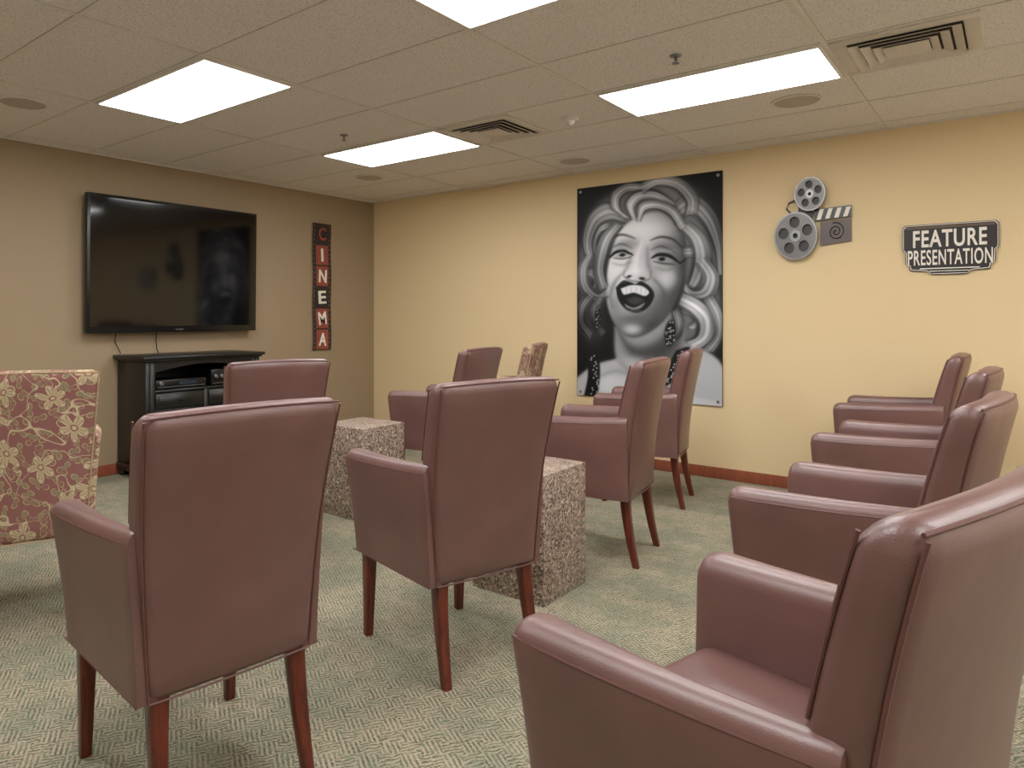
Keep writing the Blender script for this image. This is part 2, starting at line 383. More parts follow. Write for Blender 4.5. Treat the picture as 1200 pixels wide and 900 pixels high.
# ---------------------------------------------------------------- chair model
def build_chair_meshes(UP, PIP):
    out = {}
    zb, zt = .325, 1.0
    def hw(z):
        t = (z-zb)/(zt-zb); return .222+.043*t
    def xr(z):
        t = (z-zb)/(zt-zb); return .235+.03*t+.08*t*t
    def th(z):
        t = (z-zb)/(zt-zb); return .108-.028*t
    def crown(y, z):
        t = max(0, (z-.8)/.2); return .010*t*(1-(y/.27)**2)
    def cvf(y, z): return -.028*(y/.26)**2*min(1, .3+(z-zb)/.5)
    rings = []
    zs = [(zb, .022), (zb+.006, .01), (zb+.02, .0)]+[(zb+.02+(zt-.038-zb-.02)*i/14, 0) for i in range(1, 15)]+[(zt-.026, .003), (zt-.014, .009), (zt-.005, .019), (zt, .032)]
    for z, ins in zs:
        w = 2*hw(z)-2*ins*.8; t = max(th(z)-2*ins*.95, .006)
        xc = xr(z)-th(z)/2
        tz = (z-zb)/(zt-zb); vb = max(0, math.sin(math.pi*min(1, max(0, tz))))**.6
        ring = []
        for a, b in rrect(w, t, .030, 6, 8):
            u = max(0, 1-(a/hw(z))**2)
            bulge = (.008 if b > 0 else -.020)*u*vb*(abs(b)/(t/2))
            ring.append((xc+b+cvf(a, z)+bulge, a, z+crown(a, z)))
        rings.append(ring)
    out['backrest'] = loft(rings)
    def block(x0, x1, y0, y1, z0, z1, r, puff=0):
        R = []
        for z, ins in [(z0, r), (z0+r*.3, r*.3), (z0+r, 0), ((z0+z1)/2, 0), (z1-r, 0), (z1-r*.5, r*.14), (z1-r*.12, r*.5), (z1, r), (z1+puff*.5, r+.05), (z1+puff, r+.12)]:
            w = x1-x0-2*ins; d = y1-y0-2*ins
            R.append([((x0+x1)/2+a, (y0+y1)/2+b, z) for a, b in rrect(w, d, .03, 4, 4)])
        return loft(R)
    V1, F1 = block(-.262, .215, -.235, .235, .325, .43, .012)
    V2, F2 = block(-.275, .19, -.222, .222, .432, .535, .034, .016)
    out['seat'] = (V1+V2, F1+[tuple(i+len(V1) for i in f) for f in F2])
    def ztop_(t): return .712+.020*t*t
    def yob(t): return .258-.014*t
    def yot(t): return .298-.032*t
    def arm(sg):
        R = []
        N = 18
        xs_ = [(-.303, .042), (-.300, .030), (-.294, .018), (-.284, .008), (-.272, .002), (-.26, 0)]+[(-.26+.467*i/N, 0) for i in range(1, N+1)]+[(.222, .004)]
        for x, ins in xs_:
            t = max(0, (x+.3)/.52)
            ztop = ztop_(t)-ins*.7
            tt = .094-.044*t
            tb = .062-.012*t
            yo_b = yob(t); yo_t = yot(t)
            ring = []
            h = ztop-.325
            xf = lambda s: x+(.016*(1-s) if x < -.2 else 0)
            for k in range(7):
                s = k/6; yo = yo_b+(yo_t-yo_b)*s**1.4-ins*.7
                ring.append((xf(s), sg*yo, .325+(h-.036)*s+ins*.2))
            yo = yo_t-ins*.7; yi = yo_t-tt+ins*.5
            r = min(.034, (yo-yi)/2)
            for k in range(1, 7):
                a = math.pi/2*k/6; ring.append((x, sg*(yo-r+r*math.cos(a)), ztop-.036+.036*math.sin(a)))
            for k in range(0, 7):
                a = math.pi/2*(1-k/6); ring.append((x, sg*(yi+r-r*math.cos(a)), ztop-.036+.036*math.sin(a)-.008*k/6))
            for k in range(1, 7):
                s = 1-k/6; y_i = yo_b-tb; yy = y_i+(yi-y_i)*s**1.4
                ring.append((xf(s), sg*yy, .325+(h-.044)*s+ins*.2))
            R.append(ring)
        return loft(R)
    out['armL'] = arm(-1); out['armR'] = arm(1)
    P = []
    for sg in (-1, 1):
        L = []
        for i in range(25):
            z = zb+.004+(zt-.018-zb)*i/24; y = hw(z)-.0065
            L.append((xr(z)-.006+cvf(y, z), sg*y, z+crown(y, z)))
        P.append(L)
        L = []
        for i in range(20):
            z = .74+(zt-.018-.74)*i/19; y = hw(z)-.0065
            L.append((xr(z)-th(z)+.008+cvf(y, z), sg*y, z+crown(y, z)))
        P.append(L)
        L = []
        for i in range(10):
            s = i/9; L.append((-.292+.016*(1-s), sg*(.258+.040*s**1.4-.018), .335+.335*s))
        P.append(L)
        L = []
        for i in range(20):
            t = i/19; x = -.284+.484*t; L.append((x, sg*(yot(t)-.0015-.004*(1-t)**8), ztop_(t)-.03))
        P.append(L)
        P.append([(-.28+.50*i/10, sg*(yob(i/10)-.002), .327) for i in range(11)])
    L = []
    for i in range(21):
        y = -hw(zt)+.0065+(2*hw(zt)-.013)*i/20
        L.append((xr(zt)-.014+cvf(y, zt), y, zt-.008+crown(y, zt)))
    P.append(L)
    P.append([(xr(zb)-.002+cvf(y, zb), y, zb+.003) for y in [-.215+.43*i/12 for i in range(13)]])
    P.append([(-.266, -.22+.44*i/4, .43) for i in range(5)])
    out['piping'] = tube(P, .003, 6)
    def leg(xt, yt, xf, yf):
        R = []
        for i in range(9):
            s = i/8; z = .335*(1-s)
            x = xt+(xf-xt)*s**1.5; y = yt+(yf-yt)*s
            w = .046-.016*s
            R.append([(x+a, y+b, z) for a, b in rrect(w, w, .005, 3, 1)])
        return loft(R)
    out['leg0'] = leg(-.235, -.212, -.24, -.215); out['leg1'] = leg(-.235, .212, -.24, .215)
    out['leg2'] = leg(.195, -.185, .25, -.195); out['leg3'] = leg(.195, .185, .25, .195)
    ms = {}
    for k, (V, F) in out.items():
        me = bpy.data.meshes.new(k); me.from_pydata([tuple(v) for v in V], [], F)
        bm = bmesh.new(); bm.from_mesh(me); bmesh.ops.recalc_face_normals(bm, faces=bm.faces); bm.to_mesh(me); bm.free()
        me.materials.append(MAHOG if k.startswith('leg') else PIP if k == 'piping' else UP)
        me.polygons.foreach_set('use_smooth', [True]*len(me.polygons)); me.set_sharp_from_angle(angle=math.radians(48))
        ms[k] = me
    return ms
CM = build_chair_meshes(LEATHER, PIPE); FM = build_chair_meshes(FLORAL, FPIPE)
PN = {'backrest': 'backrest', 'seat': 'seat', 'armL': 'armrest', 'armR': 'armrest', 'piping': 'piping', 'leg0': 'leg', 'leg1': 'leg', 'leg2': 'leg', 'leg3': 'leg'}
def chair(x, y, rot, ms, label, group, wide=1.0):
    e = empty('armchair', (x, y, 0), math.radians(rot), label, 'chair', group); e.scale = (1, wide, 1)
    for k, me in ms.items():
        link(bpy.data.objects.new(PN[k], me), e)
    return e
LB = 'burgundy leather armchair with mahogany legs'
for x, y, r, l in [(3.612, -4.355, -7.5, LB), (3.715, -3.368, -16, LB+' beside a granite pedestal'),
                   (2.320, -3.205, -15, LB+' before black cabinet'), (2.305, -1.63, 9, LB+' beside a floral armchair'),
                   (3.644, -2.02, 8, LB+' beside a granite pedestal'), (3.430, -.865, 12, LB+' near portrait'),
                   (4.80, -.47, 1, LB+' near yellow wall'), (4.955, -1.745, -3, LB),
                   (4.995, -2.99, -6, LB)]:
    chair(x, y, r, CM, l, 'burgundy leather armchairs')
chair(5.036, -4.192, -14.5, CM, LB+' and rounded seat cushion', 'burgundy leather armchairs', 1.07)
FL = 'armchair upholstered in red and cream floral fabric'
chair(2.13, -4.237, -22, FM, FL+' with mahogany legs', 'floral armchairs')
chair(2.17, -.74, 18, FM, FL+' near portrait', 'floral armchairs')

# ---------------------------------------------------------------- pedestals
for x, y, r in [(2.185, -2.32, 0), (3.63, -2.68, 0)]:
    o = boxes('granite_pedestal', [((-.185, .185), (-.185, .185), (0, .55))], GRAN, None, (x, y, 0), math.radians(r), bev=.004)
    tag(o, 'square speckled pink-tan granite pedestal used as side table', 'pedestal', 'granite pedestals')

# ---------------------------------------------------------------- television
def mapX(x0):
    return lambda a, b, c: (x0+c, a, b)
def mapY(y0):
    return lambda a, b, c: (a, y0-c, b)
e = empty('television', (0, -2.345, 1.09), 0, 'large black flat-screen television mounted on brown wall', 'television')
e.rotation_euler = (0, math.radians(.8), 0)
boxes('casing', [((.045, .1), (-.745, .745), (0, 1.04))], BLACKP, e, bev=.006)
boxes('wall_mount', [((0.0, .045), (-.25, .25), (.3, .75))], BLACKP, e)
boxes('screen', [((.0985, .1012), (-.722, .722), (.05, 1.017))], SCREEN, e)
text('brand_mark', 'SHARP', .07, .012, 0, .022, .001, METAL, mapX(.1), e, bold=.01)
V, F = tube([[(.02, -2.83, 1.12), (.02, -2.84, 1.02), (.03, -2.80, .93), (.03, -2.81, .92)]], .004)
tag(mk('power_cable', V, F, BLACKP), 'thin black cable hanging from television to cabinet', 'cable', 'television cables')
V, F = tube([[(.02, -2.50, 1.12), (.02, -2.505, 1.02), (.025, -2.50, .95), (.03, -2.49, .921)]], .004)
tag(mk('power_cable', V, F, BLACKP), 'thin black cable hanging from television to cabinet', 'cable', 'television cables')

# ---------------------------------------------------------------- media cabinet
e = empty('media_cabinet', (0.02, -2.32, 0), 0, 'black wooden media cabinet holding electronics below the television', 'cabinet')
W = .50; Dp = .43
boxes('carcass', [((0, Dp), (-W, -W+.035), (.06, .885)), ((0, Dp), (W-.035, W), (.06, .885)), ((0, .02), (-W+.035, W-.035), (.06, .885)),
                  ((.02, Dp), (-W+.035, W-.035), (.06, .10)), ((.02, Dp-.01), (-W+.035, W-.035), (.50, .52)), ((.02, Dp-.005), (-W+.035, W-.035), (.645, .665)),
                  ((Dp-.03, Dp), (-W+.035, -W+.075), (.10, .885)), ((Dp-.03, Dp), (W-.075, W-.035), (.10, .885)), ((Dp-.03, Dp), (-.02, .02), (.10, .65))], BLACKW, e, bev=.003, seg=1)
boxes('top', [((-.01, Dp+.035), (-W-.035, W+.035), (.895, .92)), ((0, Dp+.018), (-W-.018, W+.018), (.88, .896))], BLACKW, e, bev=.006)
boxes('plinth', [((0.0, Dp+.015), (-W-.012, W+.012), (0.05, .10))], BLACKW, e, bev=.006)
for yy in (-W+.03, W-.03):
    for xx in (.03, Dp-.03):
        o = lathe('foot', [(.026, 0), (.034, .015), (.034, .035), (.024, .05)], BLACKW, e, (xx, yy, 0), n=20)
val = [(-W+.075, .885), (-W+.075, .80)]+[(-W+.075+(2*W-.15)*i/16, .80+.05*math.sin(math.pi*i/16)) for i in range(1, 16)]+[(W-.075, .80), (W-.075, .885)]
plate('arched_valance', [val], .02, BLACKW, mapX(Dp-.025), e)
for sg in (-1, 1):
    a0, a1 = (.022, W-.077) if sg > 0 else (-W+.077, -.022)
    bd = [((Dp-.018, Dp+.004), (a0, a0+.05), (.11, .49)), ((Dp-.018, Dp+.004), (a1-.05, a1), (.11, .49)), ((Dp-.018, Dp+.004), (a0+.05, a1-.05), (.11, .16)), ((Dp-.018, Dp+.004), (a0+.05, a1-.05), (.44, .49)), ((Dp-.018, Dp-.008), (a0+.05, a1-.05), (.16, .44))]
    bd += [((Dp-.01, Dp-.003), (a0+.055, a1-.055), (.17+.028*i, .188+.028*i)) for i in range(9)]
    d = boxes('door', bd, BLACKW, e, bev=.002, seg=1)
    k = lathe('knob', [(.006, 0), (.006, .012), (.014, .018), (.012, .026), (.002, .03)], METAL, d, (Dp+.004, sg*.045, .36), n=16)
    k.rotation_euler = (0, math.radians(90), 0)
    d = boxes('drawer', [((Dp-.2, Dp+.006), (a0, a1), (.525, .64)), ((Dp+.006, Dp+.010), (a0+.02, a1-.02), (.545, .62))], BLACKW, e, bev=.003, seg=1)
    k = lathe('knob', [(.006, 0), (.006, .012), (.011, .018), (.009, .024), (.002, .026)], BLACKP, d, (Dp+.010, (a0+a1)/2, .582), n=16)
    k.rotation_euler = (0, math.radians(90), 0)
def gear(name, y0, y1, z0, z1, label, cat, knobs):
    g = empty(name, (.02, -2.32, 0), 0, label, cat)
    boxes('casing', [((.1, .39), (y0, y1), (z0+.008, z1))], BLACKP, g, bev=.003)
    boxes('display', [((.3895, .392), (y0+(y1-y0)*.45, y0+(y1-y0)*.8), (z0+.03, z1-.015))], simple('display_glass', (40, 52, 60), .1), g)
    boxes('trim_strip', [((.3895, .393), (y0+.01, y1-.01), (z0+.014, z0+.019))], METAL, g)
    for yy in (y0+.03, y1-.03): boxes('foot', [((.12, .37), (yy-.01, yy+.01), (z0, z0+.009))], BLACKP, g)
    for i in range(knobs):
        k = lathe('knob', [(.016, 0), (.016, .012), (.013, .015), (.002, .015)], METAL, g, (.39, y0+.04+.05*i, (z0+z1)/2+.01), n=18); k.rotation_euler = (0, math.radians(90), 0)
gear('disc_player', -.40, .02, .665, .735, 'slim black disc player on cabinet shelf', 'disc player', 1)
gear('amplifier', .07, .40, .665, .79, 'small black amplifier with silver knobs on cabinet shelf', 'amplifier', 2)

# ---------------------------------------------------------------- cinema film strip sign
y0, y1, z0, z1 = -.872, -.626, .88, 2.137
e = empty('cinema_sign', (0, (y0+y1)/2, z0), 0, 'vertical metal film strip sign reading CINEMA in red and black', 'wall sign')
hwid = (y1-y0)/2; hh = z1-z0
def wav(b): return .004*math.sin(b/hh*2*math.pi*2.2)
L = [(-hwid+.006+wav(hh*i/40), hh*i/40) for i in range(41)]; R = [(hwid-.006+wav(hh*i/40), hh*i/40) for i in range(40, -1, -1)]
plate('backing', [R+L], .014, simple('film_perforation', (150, 118, 96), .6, nscale=30, var=.4), mapX(0), e)
for s in (-1, 1):
    i0, i1 = (hwid-.042, hwid-.005) if s > 0 else (-hwid+.005, -hwid+.042)
    lp = [[(i0+wav(hh*i/40), hh*i/40) for i in range(41)]+[(i1+wav(hh*i/40), hh*i/40) for i in range(40, -1, -1)]]
    for i in range(27):
        b = .025+i*(hh-.05)/26; yc = (i0+i1)/2+wav(b); lp.append([(yc-.005, b-.008), (yc+.005, b-.008), (yc+.005, b+.008), (yc-.005, b+.008)])
    plate('perforated_edge', lp, .004, SIGNBK, mapX(.014), e)
plate('film_base', [[(-hwid+.042+wav(hh*i/40), hh*i/40) for i in range(41)]+[(hwid-.042+wav(hh*i/40), hh*i/40) for i in range(40, -1, -1)]], .003, SIGNBK, mapX(.014), e)
for i, ch in enumerate('CINEMA'):
    cell = hh/6; b = hh-cell*(i+.5)
    m_ = REDP if i in (1, 2, 4, 5) else SIGNBK
    w_ = hwid-.044
    plate('film_frame', [[(-w_+wav(b-cell*.44), b-cell*.46), (w_+wav(b-cell*.44), b-cell*.46), (w_+wav(b+cell*.44), b+cell*.46), (-w_+wav(b+cell*.44), b+cell*.46)]], .003, m_, mapX(.017), e)
    text('letter', ch, .026 if ch == 'I' else .098, .128, wav(b), b, .006, REDP if i == 0 else CREAM, mapX(.020), e, bold=.018, ang=[-.05, .05, -.04, .05, .12, -.06][i])

# ---------------------------------------------------------------- portrait poster (painted per-vertex)
def Q(x, y):
    u = x-676; return (u, 272*(y-222+.135*u)/(245+.17*u))
RES = 1.9
NU, NV = int(170*RES), int(272*RES)
gu, gv = np.meshgrid(np.linspace(0, 170, NU), np.linspace(0, 272, NV))
IM = np.full(gu.shape, .04)
def sm(d, s): return 1/(1+np.exp(np.clip(d/max(s, .05)*2.2, -40, 40)))
def blend(mask, val, a=1.0):
    global IM
    m_ = mask*a; IM = IM*(1-m_)+val*m_
def ell(x, y, rx, ry, ang, val, soft=2, a=1):
    cx, cy = Q(x, y); t = math.radians(ang); dx = gu-cx; dy = gv-cy
    p = dx*math.cos(t)+dy*math.sin(t); q = -dx*math.sin(t)+dy*math.cos(t)
    d = (np.sqrt((p/rx)**2+(q/ry)**2)-1)*min(rx, ry); blend(sm(d, soft), val, a)
def crs(pts, n=8):
    P = [np.array(Q(*p)) for p in pts]; P = [P[0]]+P+[P[-1]]; out = []
    for i in range(1, len(P)-2):
        p0, p1, p2, p3 = [P[i+k] for k in (-1, 0, 1, 2)]
        for j in range(n):
            t = j/n; out.append(.5*((2*p1)+(-p0+p2)*t+(2*p0-5*p1+4*p2-p3)*t*t+(-p0+3*p1-3*p2+p3)*t**3))
    out.append(P[-2]); return out
def stroke(pts, w, val, a=1, soft=.8, taper=True, raw=False, shade=0):
    C = pts if raw else crs(pts)
    us = [c[0] for c in C]; vs = [c[1] for c in C]; pad = w+soft*3+1
    i0 = max(0, int((min(us)-pad)/170*(NU-1))); i1 = min(NU, int((max(us)+pad)/170*(NU-1))+2)
    j0 = max(0, int((min(vs)-pad)/272*(NV-1))); j1 = min(NV, int((max(vs)+pad)/272*(NV-1))+2)
    if i1 <= i0 or j1 <= j0: return
    U = gu[j0:j1, i0:i1]; Vv = gv[j0:j1, i0:i1]; best = np.full(U.shape, 1e9); sb = np.zeros(U.shape); n = len(C)-1
    for k in range(n):
        a_, b_ = C[k], C[k+1]; d = b_-a_; L2 = max(d@d, 1e-9)
        t = np.clip(((U-a_[0])*d[0]+(Vv-a_[1])*d[1])/L2, 0, 1)
        dist = np.hypot(U-a_[0]-t*d[0], Vv-a_[1]-t*d[1])
        s = (k+t)/n; ww = w*(np.sin(np.pi*np.clip(s, .03, .97))**.6 if taper else 1)
        dd = dist-ww/2; mm = dd < best; sb = np.where(mm, s, sb); best = np.where(mm, dd, best)
    m_ = sm(best, soft)*a
    v = val+shade*np.sin(sb*np.pi*2.2) if shade else val
    IM[j0:j1, i0:i1] = np.clip(IM[j0:j1, i0:i1]*(1-m_)+v*m_, .02, 1)
def poly(pts, val, soft=1.2, a=1, smooth=True):
    C = crs(pts+[pts[0]], 6) if smooth else [np.array(Q(*p)) for p in pts+[pts[0]]]
    ins = np.zeros(gu.shape, bool); best = np.full(gu.shape, 1e9)
    for k in range(len(C)-1):
        a_, b_ = C[k], C[k+1]; d = b_-a_; L2 = max(d@d, 1e-9)
        t = np.clip(((gu-a_[0])*d[0]+(gv-a_[1])*d[1])/L2, 0, 1)
        best = np.minimum(best, np.hypot(gu-a_[0]-t*d[0], gv-a_[1]-t*d[1]))
        c = ((a_[1] > gv) != (b_[1] > gv)) & (gu < (b_[0]-a_[0])*(gv-a_[1])/(b_[1]-a_[1]+1e-12)+a_[0]); ins ^= c
    mk_ = sm(np.where(ins, -best, best), soft); blend(mk_, val, a); return mk_
rs = random.Random(5)
def lock(A, B, n=9, base=.45, amp=.4, ph=0, cyc=1.5, shade=.12):
    ca_, cb_ = crs(A), crs(B)
    m = min(len(ca_), len(cb_)); ca_, cb_ = ca_[:m], cb_[:m]
    wid = np.mean([np.hypot(*(p-q)) for p, q in zip(ca_, cb_)])
    n = max(n, int(wid/1.3)); wd = wid/n*1.9
    for c in (ca_, cb_): stroke(c, wd*1.8, .14, .55, 1.8, raw=True)
    for k in range(n):
        f = (k+.5)/n
        ridge = math.sin(math.pi*f)**.8
        v = base-amp*.5+amp*ridge+.13*math.sin(f*cyc*2*math.pi*2+ph)+rs.uniform(-.05, .05)
        pts = [p*(1-f)+q*f for p, q in zip(ca_, cb_)]
        stroke(pts, wd, float(np.clip(v, .05, .98)), .9, .9, raw=True, shade=shade, taper=True)
for x, y, rx, ry, an, v in [(768, 238, 50, 28, 0, .46), (716, 262, 24, 34, 15, .44), (698, 300, 20, 34, 8, .4), (694, 345, 17, 34, 0, .28), (697, 385, 16, 24, 0, .15),
                            (815, 268, 22, 34, 0, .44), (825, 315, 19, 38, 0, .44), (823, 362, 22, 36, 0, .48), (818, 395, 22, 18, 0, .4)]:
    ell(x, y, rx, ry, an, v, 6)
poly([(676, 446), (700, 430), (735, 420), (790, 402), (812, 402), (846, 425), (846, 480), (676, 480)], .72, 2)
poly([(724, 385), (729, 428), (770, 444), (800, 420), (800, 365)], .6, 2.5)
poly([(728, 386), (742, 404), (762, 406), (785, 390), (800, 355), (802, 400), (788, 424), (764, 424), (742, 416)], .2, 6, .9)
ell(748, 428, 13, 8, 0, .78, 6, .7); ell(714, 452, 20, 12, -10, .88, 7, .7); ell(745, 464, 20, 14, 0, .84, 7, .6)
poly([(776, 424), (800, 404), (812, 402), (800, 434), (780, 448)], .4, 5, .6)
stroke([(700, 446), (728, 437), (752, 446), (780, 466)], 5, .5, .6, 3.5)
stroke([(733, 428), (746, 442), (752, 474)], 5, .52, .6, 3.5); stroke([(770, 420), (764, 440), (760, 470)], 5, .55, .5, 3.5)
face = [(754, 252), (733, 268), (721, 294), (714, 326), (715, 358), (725, 383), (742, 396), (761, 393), (783, 376), (798, 350), (806, 316), (808, 284), (800, 262), (779, 248)]
before = IM.copy()
fm = poly(face, .78, 1.6)
cx, cy = Q(756, 320); nx = (gu-cx-(-.12)*(gv-cy))/48; ny = (gv-cy)/76
r2 = np.clip(nx**2+ny**2, 0, 1.2); nz = np.sqrt(np.clip(1.2-r2, .02, 1.2))
lam = np.clip((-.42*nx-.35*ny+.84*nz), 0, 1.2)
IM = .26+.68*np.clip(lam, 0, 1)**1.3
ell(735, 322, 9, 10, -10, .97, 5, .7); ell(786, 326, 10, 12, 10, .93, 6, .75)
ell(768, 268, 22, 10, 0, .97, 8, .6)
ell(746, 387, 10, 6, 0, .93, 4, .75); ell(749, 374, 17, 4, -3, .36, 3.5, .7)
ell(726, 360, 5, 14, -5, .5, 4.5, .6); ell(783, 358, 7, 14, 15, .38, 5, .6)
ell(738, 288, 14, 7, -10, .42, 5, .7); ell(785, 291, 15, 8, 12, .38, 5, .7)
ell(755, 298, 4, 10, 0, .55, 4, .4)
IM = before*(1-fm)+IM*fm
stroke([(758, 282), (753, 298), (750, 316)], 5, .98, .8, 2.4); stroke([(746, 296), (741, 310), (737, 319)], 4, .45, .6, 2.8); stroke([(764, 290), (765, 308), (769, 320)], 6, .38, .6, 3.4)
ell(750, 318, 4.5, 3.6, 0, .98, 2.4, .8)
ell(742, 324.5, 2.8, 1.5, -15, .06, 1); ell(758, 326.5, 3.4, 1.7, 12, .06, 1)
stroke([(736, 318), (736, 324), (741, 328), (749, 330), (759, 330), (767, 326), (768, 319)], 1.6, .34, .75, 1.3)
stroke([(733, 322), (724, 333), (719, 348), (722, 362)], 4, .4, .7, 2.8); stroke([(771, 326), (781, 338), (784, 354), (777, 370)], 4.5, .32, .7, 2.8)
ell(735, 299, 8.5, 2, -8, .6, 1.2); ell(783, 303, 9.5, 2.2, 8, .6, 1.2)
ell(734, 299, 3.4, 2.2, 0, .05, .8); ell(781, 303, 3.6, 2.4, 0, .05, .8)
stroke([(718, 303), (725, 296.5), (735, 294), (747, 299)], 4.2, .03, 1, .9); stroke([(769, 302), (777, 298), (789, 299), (802, 308)], 4.4, .03, 1, .9)
stroke([(719, 302), (712, 298)], 1.8, .05, .9, .8); stroke([(801, 307), (808, 303)], 2, .05, .9, .8)
stroke([(723, 303), (734, 303.5), (745, 301)], 1.6, .14, .8, 1); stroke([(771, 306), (782, 308), (795, 309)], 1.8, .14, .8, 1)
stroke([(723, 290), (733, 286), (746, 291)], 1.6, .2, .7, 1.3); stroke([(769, 292), (781, 288), (796, 295)], 1.8, .2, .7, 1.3)
ell(734, 291, 8, 2, -5, .8, 1.8, .5); ell(784, 293, 9, 2, 8, .75, 1.8, .5)
stroke([(722, 309), (734, 311), (745, 307)], 2.2, .5, .5, 2); stroke([(773, 313), (785, 316), (796, 313)], 2.4, .45, .5, 2)
stroke([(715, 288), (722, 279), (734, 275), (749, 279)], 2.6, .14, .85, 1.3); stroke([(768, 281), (780, 277), (794, 280), (805, 291)], 2.8, .14, .85, 1.3)
poly([(726, 338), (735, 329.5), (744, 331), (750, 333), (757, 330), (767, 336), (772, 346), (765, 360), (752, 367), (738, 363), (729, 352)], .05, 1)
poly([(732, 339), (745, 334.5), (758, 335.5), (766, 342), (761, 347), (748, 343.5), (736, 346)], .93, .9)
poly([(737, 357), (748, 361), (761, 355), (756, 361.5), (747, 363.5), (739, 361)], .55, .9)
poly([(740, 351), (750, 348), (760, 352), (752, 357), (743, 356)], .24, 1.8)
for x in (739, 745, 751, 757, 762): stroke([(x, 337), (x-.4, 345)], .6, .6, .5, .6, False)
stroke([(733, 332), (740, 331)], 1.4, .5, .5, 1); stroke([(741, 365), (757, 364.5)], 2.0, .5, .6, 1.3)
L_ = [
 ([(722, 268), (708, 272), (702, 286), (706, 300)], [(710, 258), (694, 270), (690, 290), (700, 308)], .42, .5),
 ([(806, 300), (818, 300), (824, 312), (818, 326)], [(806, 288), (826, 290), (836, 312), (822, 336)], .45, .5),
 ([(812, 350), (824, 356), (828, 372), (818, 384)], [(804, 366), (812, 368), (816, 374), (810, 382)], .5, .5),
 ([(690, 318), (698, 316), (704, 326), (700, 338)], [(684, 326), (692, 328), (696, 334), (692, 344)], .3, .35),
 ([(796, 262), (812, 250), (826, 262), (838, 290), (842, 320)], [(790, 244), (812, 226), (836, 246), (846, 280), (846, 318)], .4, .45),
 ([(800, 268), (812, 280), (816, 300), (812, 322), (806, 340)], [(812, 258), (828, 276), (834, 300), (828, 326), (814, 346)], .45, .55),
 ([(830, 300), (842, 322), (836, 346), (818, 352), (806, 342)], [(818, 308), (826, 322), (822, 334), (814, 336), (808, 330)], .4, .6),
 ([(806, 342), (822, 350), (838, 366), (838, 392), (822, 408)], [(800, 358), (812, 366), (820, 378), (818, 392), (808, 398)], .55, .7),
 ([(838, 345), (846, 366), (846, 392), (838, 410)], [(826, 350), (836, 368), (838, 390), (826, 408)], .45, .5),
 ([(800, 360), (804, 378), (800, 394), (788, 400)], [(792, 366), (795, 378), (792, 388), (786, 392)], .3, .4),
 ([(736, 262), (722, 258), (706, 264), (696, 284), (698, 304)], [(730, 240), (710, 238), (690, 254), (682, 282), (688, 306)], .45, .55),
 ([(734, 266), (722, 280), (716, 298), (712, 318), (716, 336)], [(722, 262), (708, 278), (700, 298), (698, 320), (706, 342)], .45, .6),
 ([(698, 300), (690, 316), (692, 334), (704, 344), (714, 338)], [(686, 300), (677, 318), (680, 342), (700, 358), (716, 350)], .36, .5),
 ([(700, 350), (688, 362), (686, 378), (696, 390)], [(688, 346), (677, 362), (677, 384), (692, 402)], .22, .35),
 ([(712, 350), (704, 364), (706, 380), (714, 390)], [(702, 350), (694, 366), (696, 384), (706, 396)], .22, .3),
 ([(744, 256), (732, 248), (730, 234), (742, 224), (758, 226)], [(732, 252), (720, 242), (722, 224), (740, 213), (762, 216)], .52, .6),
 ([(752, 258), (748, 244), (756, 234), (772, 234), (788, 244)], [(744, 254), (738, 238), (750, 224), (774, 222), (796, 236)], .55, .75),
 ([(760, 226), (776, 216), (796, 220), (808, 236), (806, 250)], [(756, 214), (776, 206), (802, 209), (820, 228), (820, 248)], .5, .6),
 ([(756, 258), (762, 246), (776, 244), (790, 252), (800, 268)], [(752, 254), (756, 238), (776, 234), (796, 242), (808, 262)], .55, .8),
]
for A, B, b_, a_ in L_: lock(A, B, 8, b_, a_*.8, rs.uniform(0, 6))
ell(790, 390, 6, 15, 5, .03, 1.2); ell(703, 374, 4, 14, 0, .03, 1.2, .9)
for i in range(26):
    x = 790+rs.uniform(-5, 5); y = 390+rs.uniform(-13, 13); ell(x, y, .8, .8, 0, .75, .5, .9)
    ell(703+rs.uniform(-3, 3), 374+rs.uniform(-12, 12), .7, .7, 0, .55, .5, .8)
poly([(689, 418), (701, 415), (706, 440), (699, 478), (684, 478), (690, 445)], .05, 1.2)
poly([(797, 410), (812, 406), (800, 428), (794, 445), (784, 452), (786, 432)], .05, 1.2)
for i in range(22):
    t = i/21; ell(695+6*math.sin(t*3)+rs.uniform(-4, 4), 420+50*t, 1, 1, 0, .8, .5, .9)
    ell(804-16*t+rs.uniform(-3, 3), 411+36*t, 1, 1, 0, .8, .5, .9)
poly([(792, 452), (812, 462), (846, 470), (846, 482), (778, 482)], .8, 2)
IM = np.clip(IM, .02, 1)
lin = np.where(IM <= .04045, IM/12.92, ((IM+.055)/1.055)**2.4)
px0, px1, pz0, pz1 = 2.445, 3.644, .545, 2.302
X = px0+(px1-px0)*gu/170; Z = pz1-(pz1-pz0)*gv/272
e = empty('portrait_poster', ((px0+px1)/2, 0, pz0), 0, 'large black and white canvas portrait of laughing curly-haired woman', 'poster')
verts = np.stack([X.ravel()-(px0+px1)/2, np.full(X.size, -.014), Z.ravel()-pz0], 1)
idx = np.arange(NU*NV).reshape(NV, NU)
faces = np.stack([idx[1:, :-1].ravel(), idx[1:, 1:].ravel(), idx[:-1, 1:].ravel(), idx[:-1, :-1].ravel()], 1)
me = bpy.data.meshes.new('printed_portrait'); me.from_pydata(verts.tolist(), [], faces.tolist())
ca = me.color_attributes.new('paint', 'FLOAT_COLOR', 'POINT')
cl = np.stack([lin.ravel()*.98, lin.ravel()*.99, lin.ravel()*1.04, np.ones(lin.size)], 1)
ca.data.foreach_set('color', cl.astype(np.float32).ravel())
m, nt, p = new_mat('painted_canvas')
